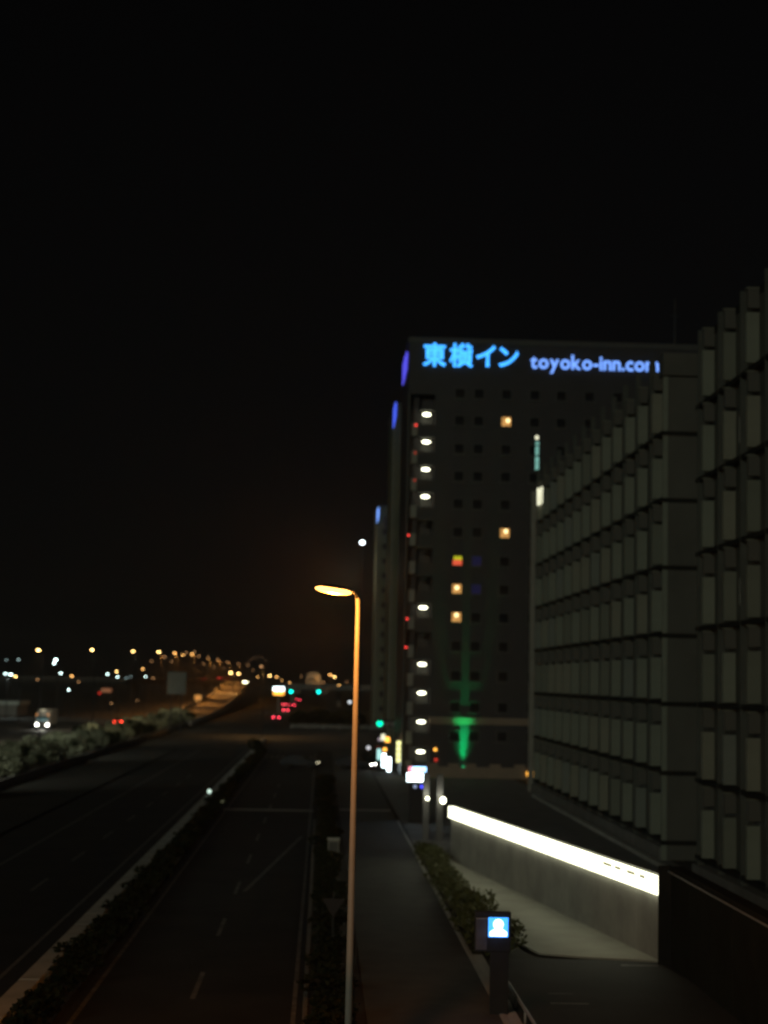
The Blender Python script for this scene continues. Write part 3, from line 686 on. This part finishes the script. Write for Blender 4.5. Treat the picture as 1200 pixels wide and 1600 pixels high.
for i, (x, z, lb) in enumerate(((-59.9, 8.3, 'leftmost red-lit car on the viaduct'), (-51.9, 8.9, 'middle red-lit car on the viaduct'), (-48.0, 8.9, 'right red-lit car on the viaduct, nearest the ramp crest'))):
    away(x, 851, z, 1, lb, kk=1.9, tail=G_REDD if i != 1 else G_RED)
# truck
tk = thing('truck', 'truck with headlights, roof marker lamps and bluish windscreen on the expressway', 'truck', (-50.3, 305, 0))
boxpart('cab', PAINTS[0], tk, -1.15, 1.15, 0, 2.1, .45, 2.85, .08); boxpart('cargo_box', CONCD, tk, -1.2, 1.2, 2.25, 9.5, .9, 3.6, .04)
boxpart('windscreen', mat('cab_glass', (.05, .09, .11), .1, .2, 1, spec=.7), tk, -1.02, 1.02, -.03, -.002, 1.55, 2.45, .01)
boxpart('interior_light', glow('cab_light', (.25, .5, .6), .25), tk, -.95, .95, -.045, -.031, 1.55, 1.85)
boxpart('bumper', DARKM, tk, -1.15, 1.15, -.15, -.003, .4, .75, .03); boxpart('grille', DARKM, tk, -.7, .7, -.03, -.003, .85, 1.4)
boxpart('roof_fairing', PAINTS[0], tk, -.95, .95, .3, 2.0, 2.86, 3.5, .12)
for sx in (-1, 1):
    bm = bmesh.new(); ball(bm, (sx*.92, -.17, .85), .24, .1, .2, 12, 8); part('headlight', bm, G_HEAD, tk, smooth=True)
    bm = bmesh.new(); ball(bm, (sx*1.0, -.05, 2.65), .18, .08, .18, 10, 6); part('marker_light', bm, glow('marker_amber', (1, .4, .12), .7), tk, smooth=True)
    boxpart('mirror', DARKM, tk, sx*1.3-.1, sx*1.3+.1, -.1, .0, 1.7, 2.3)
    for yy in (1.0, 7.6):
        bm = bmesh.new(); cyl(bm, (sx*.95-.14, yy, .5), (sx*.95+.14, yy, .5), .5, .5, 16); part('wheel', bm, BLACK, tk)
for x in (-.22, .2):
    bm = bmesh.new(); ball(bm, (x, .2, 3.45+x*.2), .17, .1, .17, 10, 6); part('roof_lamp', bm, glow('roof_lamp_cream', (.9, .85, .6), .6), tk, smooth=True)
light(tk, (0, -.6, .85), 500, (1, .97, .85), 'SPOT', .3, math.radians(75), .8, (math.radians(78), 0, PI))

# ------------------------------------------------------------------ street side lights by the hotel flank
vm = thing('lit_kiosk', 'cluster of white glowing vending cabinets by the hotel flank', 'kiosk', (7.0, 186, 0))
for i, (x, z0, z1, m) in enumerate(((-.70, 1.3, 2.5, glow('kiosk_teal', (.45, .85, .8), 1.2)), (-.15, .5, 2.0, G_WHITE), (.42, .05, 1.6, G_WHITE))):
    boxpart('cabinet', DARKM, vm, x-.06, x+.50, 0, .7, 0, z1+.2, .02)
    boxpart('lit_face', m, vm, x, x+.44, -.04, -.002, z0, z1, .01)
bn = thing('lit_banner', 'tall yellow-lit vertical sign right of the white kiosk', 'sign', (8.32, 178.3, 0))
bm = bmesh.new(); cyl(bm, (-.3, .05, 0), (-.3, .05, 4.0), .04, .04, 8); part('post', bm, DARKM, bn)
for k in range(4): boxpart('lit_face', G_YEL, bn, -.22, .22, 0, .1, 1.45+k*.58, 1.95+k*.58, .015)
yl = thing('hanging_sign', 'white and amber lit sign just below the near green signal', 'sign', (7.1, 187, 0))
bm = bmesh.new(); cyl(bm, (.75, .1, 0), (.75, .1, 4.6), .05, .05, 8); part('post', bm, DARKM, yl)
boxpart('white_face', G_CREAM, yl, -.35, .1, 0, .12, 3.4, 4.1, .01); boxpart('amber_face', G_AMBER, yl, .11, .62, .0, .12, 3.2, 3.8, .01)
for i, (x, y, z, m, lb) in enumerate(((5.45, 190, 2.45, glow('small_white', (.8, .8, .85), .9), 'small white lamp left of the kiosk'), (6.6, 191, 2.35, G_REDD, 'small reddish lamp above the kiosk'), (7.35, 191, 2.25, G_AMBER, 'small amber lamp above the kiosk'), (6.8, 192, 3.35, glow('small_pink', (.6, .5, .6), .5), 'pinkish lamp under the near green signal'), (4.25, 250, 6.76, glow('small_white2', (.8, .85, .9), 1.5), 'small white lamp touching the foreground pole'))):
    t = thing('small_lamp', lb, 'lamp', (x, y, 0), group='small lamps along the street')
    bm = bmesh.new(); cyl(bm, (0, .1, 0), (0, .1, z), .04, .03, 6); part('post', bm, DARKM, t)
    bm = bmesh.new(); ball(bm, (0, 0, z), .26, .12, .22, 10, 6); part('lens', bm, m, t, smooth=True)

# traffic signals
def signal(x, y, z, m, label, k=1.0, armx=1.0):
    t = thing('traffic_signal', label, 'traffic signal', (x, y, 0), group='traffic signals')
    bm = bmesh.new(); cyl(bm, (armx*1.9, .2, 0), (armx*1.9, .2, z+.7), .10, .08, 8); part('post', bm, DARKM, t)
    bm = bmesh.new(); cyl(bm, (armx*1.9, .2, z+.35), (-.2, .2, z+.35), .05, .04, 8); part('arm', bm, DARKM, t)
    boxpart('housing', DARKM, t, -.25*k, 1.15*k, 0, .18, z-.25*k, z+.25*k, .03)
    for i in range(3):
        bm = bmesh.new(); cyl(bm, (i*.45*k, -.03, z), (i*.45*k, 0-.001, z), .2*k, .2*k, 18); part('lens', bm, m if i == 0 else OFFLENS, t)
        bm = bmesh.new(); cyl(bm, (i*.45*k, -.1, z+.2*k), (i*.45*k, -.0, z+.22*k), .10*k, .12*k, 8); part('visor', bm, DARKM, t)
signal(6.95, 198, 5.0, G_GREEN, 'green traffic signal near the hotel flank', 1.75)
signal(-9.1, 500, 6.3, G_CYAN, 'cyan-green far signal, left of the far pair', 2.4)
signal(-.88, 500, 6.4, G_CYAN, 'cyan-green far signal, right of the far pair', 2.4, 1.6)

# delineator posts at the median end
for (x, y, z, m, lb) in ((-8.9, 137, .8, glow('delineator', (.75, 1, .85), 1.2), 'bright delineator lamp on the median wall'), (-7.45, 131, .45, glow('delineator_dim', (.6, .6, .35), .25), 'dim delineator at the inner edge of the carriageway')):
    t = thing('delineator', lb, 'delineator', (x, y, 0), group='delineators by the pale crossing line')
    bm = bmesh.new(); cyl(bm, (0, 0, 0), (0, 0, z), .05, .05, 8); part('post', bm, PAINT, t)
    bm = bmesh.new(); ball(bm, (0, -.03, z), .17, .1, .17, 10, 6); part('lens', bm, m, t, smooth=True)

# ------------------------------------------------------------------ ramp, viaduct, overpass, far structures
def ribbon(bm, left, right, zs, ys, th=.8):
    a = []
    for l, r_, z, y in zip(left, right, zs, ys):
        a.append([bm.verts.new(p) for p in ((l, y, z), (r_, y, z), (r_, y, z-th), (l, y, z-th))])
    for i in range(len(a)-1):
        for k in range(4): bm.faces.new((a[i][k], a[i][(k+1) % 4], a[i+1][(k+1) % 4], a[i+1][k]))
    bm.faces.new(a[0]); bm.faces.new(a[-1][::-1])
def smoothlist(v, n=5):
    out = []
    for i in range(len(v)-1):
        for k in range(n): out.append(v[i]+(v[i+1]-v[i])*k/n)
    out.append(v[-1]); return out
ys = [345, 420, 500, 600, 700, 800, 900]; zs = [.05, .5, 1.6, 3.7, 5.9, 7.7, 8.4]
xr = [-26.8, -27.0, -27.8, -29.3, -32.0, -35.5, -40.5]; xl = [-36.4, -36.8, -37.6, -39.3, -42.2, -45.8, -50.8]
ys, zs, xr, xl = map(smoothlist, (ys, zs, xr, xl))
rp = thing('ramp', 'orange-lit road ramp climbing away behind the shrub bank', 'ramp', (0, 0, 0))
bm = bmesh.new(); ribbon(bm, xl, xr, zs, ys, 1.0); part('deck', bm, mat('ramp_concrete', (.16, .15, .14), .8, .2, .3), rp)
for nm, xs in (('parapet', xl), ('parapet', xr)):
    bm = bmesh.new(); ribbon(bm, [x-.18 for x in xs], [x+.18 for x in xs], [z+.95 for z in zs], ys, .95); part(nm, bm, CONC, rp)
for k in (12, 16, 20, 24, 28):
    boxpart('pier', CONCD, rp, (xl[k]+xr[k])/2-1.5, (xl[k]+xr[k])/2+1.5, ys[k]-.6, ys[k]+.6, -.1, zs[k]-1.0)
vy = smoothlist([520, 740, 860, 960]); vx = smoothlist([-330, -86, -54, -44]); vz = smoothlist([8.0, 8.2, 8.3, 8.4])
vd = thing('viaduct', 'distant elevated road behind the ramp crest', 'viaduct', (0, 0, 0))
bm = bmesh.new(); ribbon(bm, [x-12 for x in vx], vx, vz, vy, 1.4); part('deck', bm, CONCD, vd)
bm = bmesh.new(); ribbon(bm, [x-.2 for x in vx], [x+.2 for x in vx], [z+.6 for z in vz], vy, .6); part('parapet', bm, CONC, vd)
for k in (2, 6, 10, 13): boxpart('pier', CONCD, vd, vx[k]-7, vx[k]-4, vy[k]-1, vy[k]+1, -.1, vz[k]-1.4)
# orange lit building with a rounded top beyond the signals
ovp = thing('gatehouse', 'orange-lit rounded gatehouse on the overpass far ahead between the green signals', 'building', (-3.2, 630, 0))
bm = bmesh.new(); vs = bxs(bm, -2.7, 2.7, 0, 6, 7.42, 12.7)
bmesh.ops.bevel(bm, geom=[e for e in bm.edges if all(v.co.z > 12 for v in e.verts)], offset=.9, segments=4, affect='EDGES'); part('wall', bm, CONC, ovp)
for x in (-1.9, -.5, .9): boxpart('window', GLASS, ovp, x, x+.9, -.04, -.002, 9.0, 10.6)
light(ovp, (1.6, -4, 10.8), 450, (1, .46, .12), 'POINT', .4)
op = thing('overpass', 'dim orange-brown overpass crossing far ahead', 'overpass', (0, 640, 0))
boxpart('deck', CONCD, op, -14, 60, -14, 10, 6.2, 7.4); boxpart('parapet', CONCD, op, -14, 60, -14.2, -14.002, 7.2, 8.3)
for x in (-12, 6, 24, 42): boxpart('pier', CONCD, op, x, x+1.6, 3, 6, -.05, 6.2)
gb = thing('pole_sign', 'white over orange lit pole sign left of the green signals', 'sign', (-12.8, 500, 0))
boxpart('white_face', G_WHITE, gb, -1.6, 1.6, 0, .3, 6.45, 7.55, .1); boxpart('orange_face', G_AMBER, gb, -1.6, 1.6, 0, .3, 5.15, 6.44, .1)
bm = bmesh.new(); cyl(bm, (0, .15, 0), (0, .15, 5.2), .2, .16, 8); part('post', bm, STEEL, gb)
hs_ = thing('road_sign', 'large grey road sign panel seen from behind above the shrub bank', 'road sign', (-25.9, 300, 0))
boxpart('panel', mat('sign_back', (.08, .085, .075), .5, .15, 1, metal=.2), hs_, -1.65, 1.65, 0, .08, 6.9, 10.8)
for x in (-.9, .9):
    bm = bmesh.new(); cyl(bm, (x, .2, 0), (x, .2, 10.6), .12, .1, 8); part('post', bm, DARKM, hs_)
og = thing('lit_board', 'small orange lit board left of the ramp', 'sign', (-31.0, 424, 0))
boxpart('face', glow('orange_board', (1, .45, .1), .5), og, -1.0, .7, 0, .2, 4.2, 5.5, .05)
bm = bmesh.new(); cyl(bm, (-.15, .1, 0), (-.15, .1, 4.2), .09, .09, 8); part('post', bm, STEEL, og)
dp = thing('lit_canopy', 'dull orange lit canopy with a red lamp over the expressway', 'canopy', (-51.2, 400, 0))
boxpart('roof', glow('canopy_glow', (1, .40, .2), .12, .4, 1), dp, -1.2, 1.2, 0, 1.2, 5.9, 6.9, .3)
bm = bmesh.new(); ball(bm, (-1.5, -.1, 5.7), .35, .15, .3, 10, 6); part('red_lamp', bm, G_REDD, dp, smooth=True)
for x in (-1, 1):
    bm = bmesh.new(); cyl(bm, (x, .6, 0), (x, .6, 5.9), .08, .08, 8); part('post', bm, DARKM, dp)
wb = thing('low_shed', 'long low pale shed roof at the left edge', 'shed', (-110, 400, 0))
boxpart('wall', CONCD, wb, 0, 38, 0, 14, 0, 2.5); boxpart('roof', mat('shed_roof', (.42, .47, .45), .5, .15, .5), wb, -.5, 38.5, -.5, 14.5, 2.5, 3.4, .1)
# dark clipped trees beyond the crossing
TS = shrubset(700, 2.4, 2.0, 3.2, .32, LEAF, 2, 105)
for k in range(6):
    shrub('dark_bush', 'large dark bush in the row beyond the lit street crossing', rnd.choice(TS), (-5.0+2.7*k, 372+rnd.uniform(-2, 2), 0), rnd.uniform(.85, 1.05), 'dark bushes beyond the crossing', 'bush')
shrub('dark_bush', 'dark bush at the end of the median before the crossing', TS[0], (-8.6, 228, 0), .5, 'dark bushes beyond the crossing', 'bush')
# guard railing across the far side of the crossing street
gr = thing('guard_rail', 'dull brown guard rail along the far street crossing', 'rail', (-6, 336, 0))
for z in (.45, .85): boxpart('bar', STEEL, gr, 0, 26, 0, .06, z, z+.12)
for k in range(9): boxpart('post', STEEL, gr, k*3.2, k*3.2+.1, .062, .16, 0, 1.0)

# ------------------------------------------------------------------ thin night haze
bm = bmesh.new(); bxs(bm, -1950, 1950, -90, 2000, -1.2, 56)
hz = link('haze', mesh('haze', bm), None); hz['kind'] = 'stuff'
hm = bpy.data.materials.new('haze'); hm.use_nodes = True; n = hm.node_tree.nodes; n.clear()
pv_ = n.new('ShaderNodeVolumePrincipled'); pv_.inputs['Color'].default_value = (.9, .9, .88, 1); pv_.inputs['Density'].default_value = .00022
pv_.inputs['Anisotropy'].default_value = 0.62
ou = n.new('ShaderNodeOutputMaterial'); hm.node_tree.links.new(pv_.outputs[0], ou.inputs['Volume'])
hz.data.materials.append(hm); hz.display_type = 'WIRE'
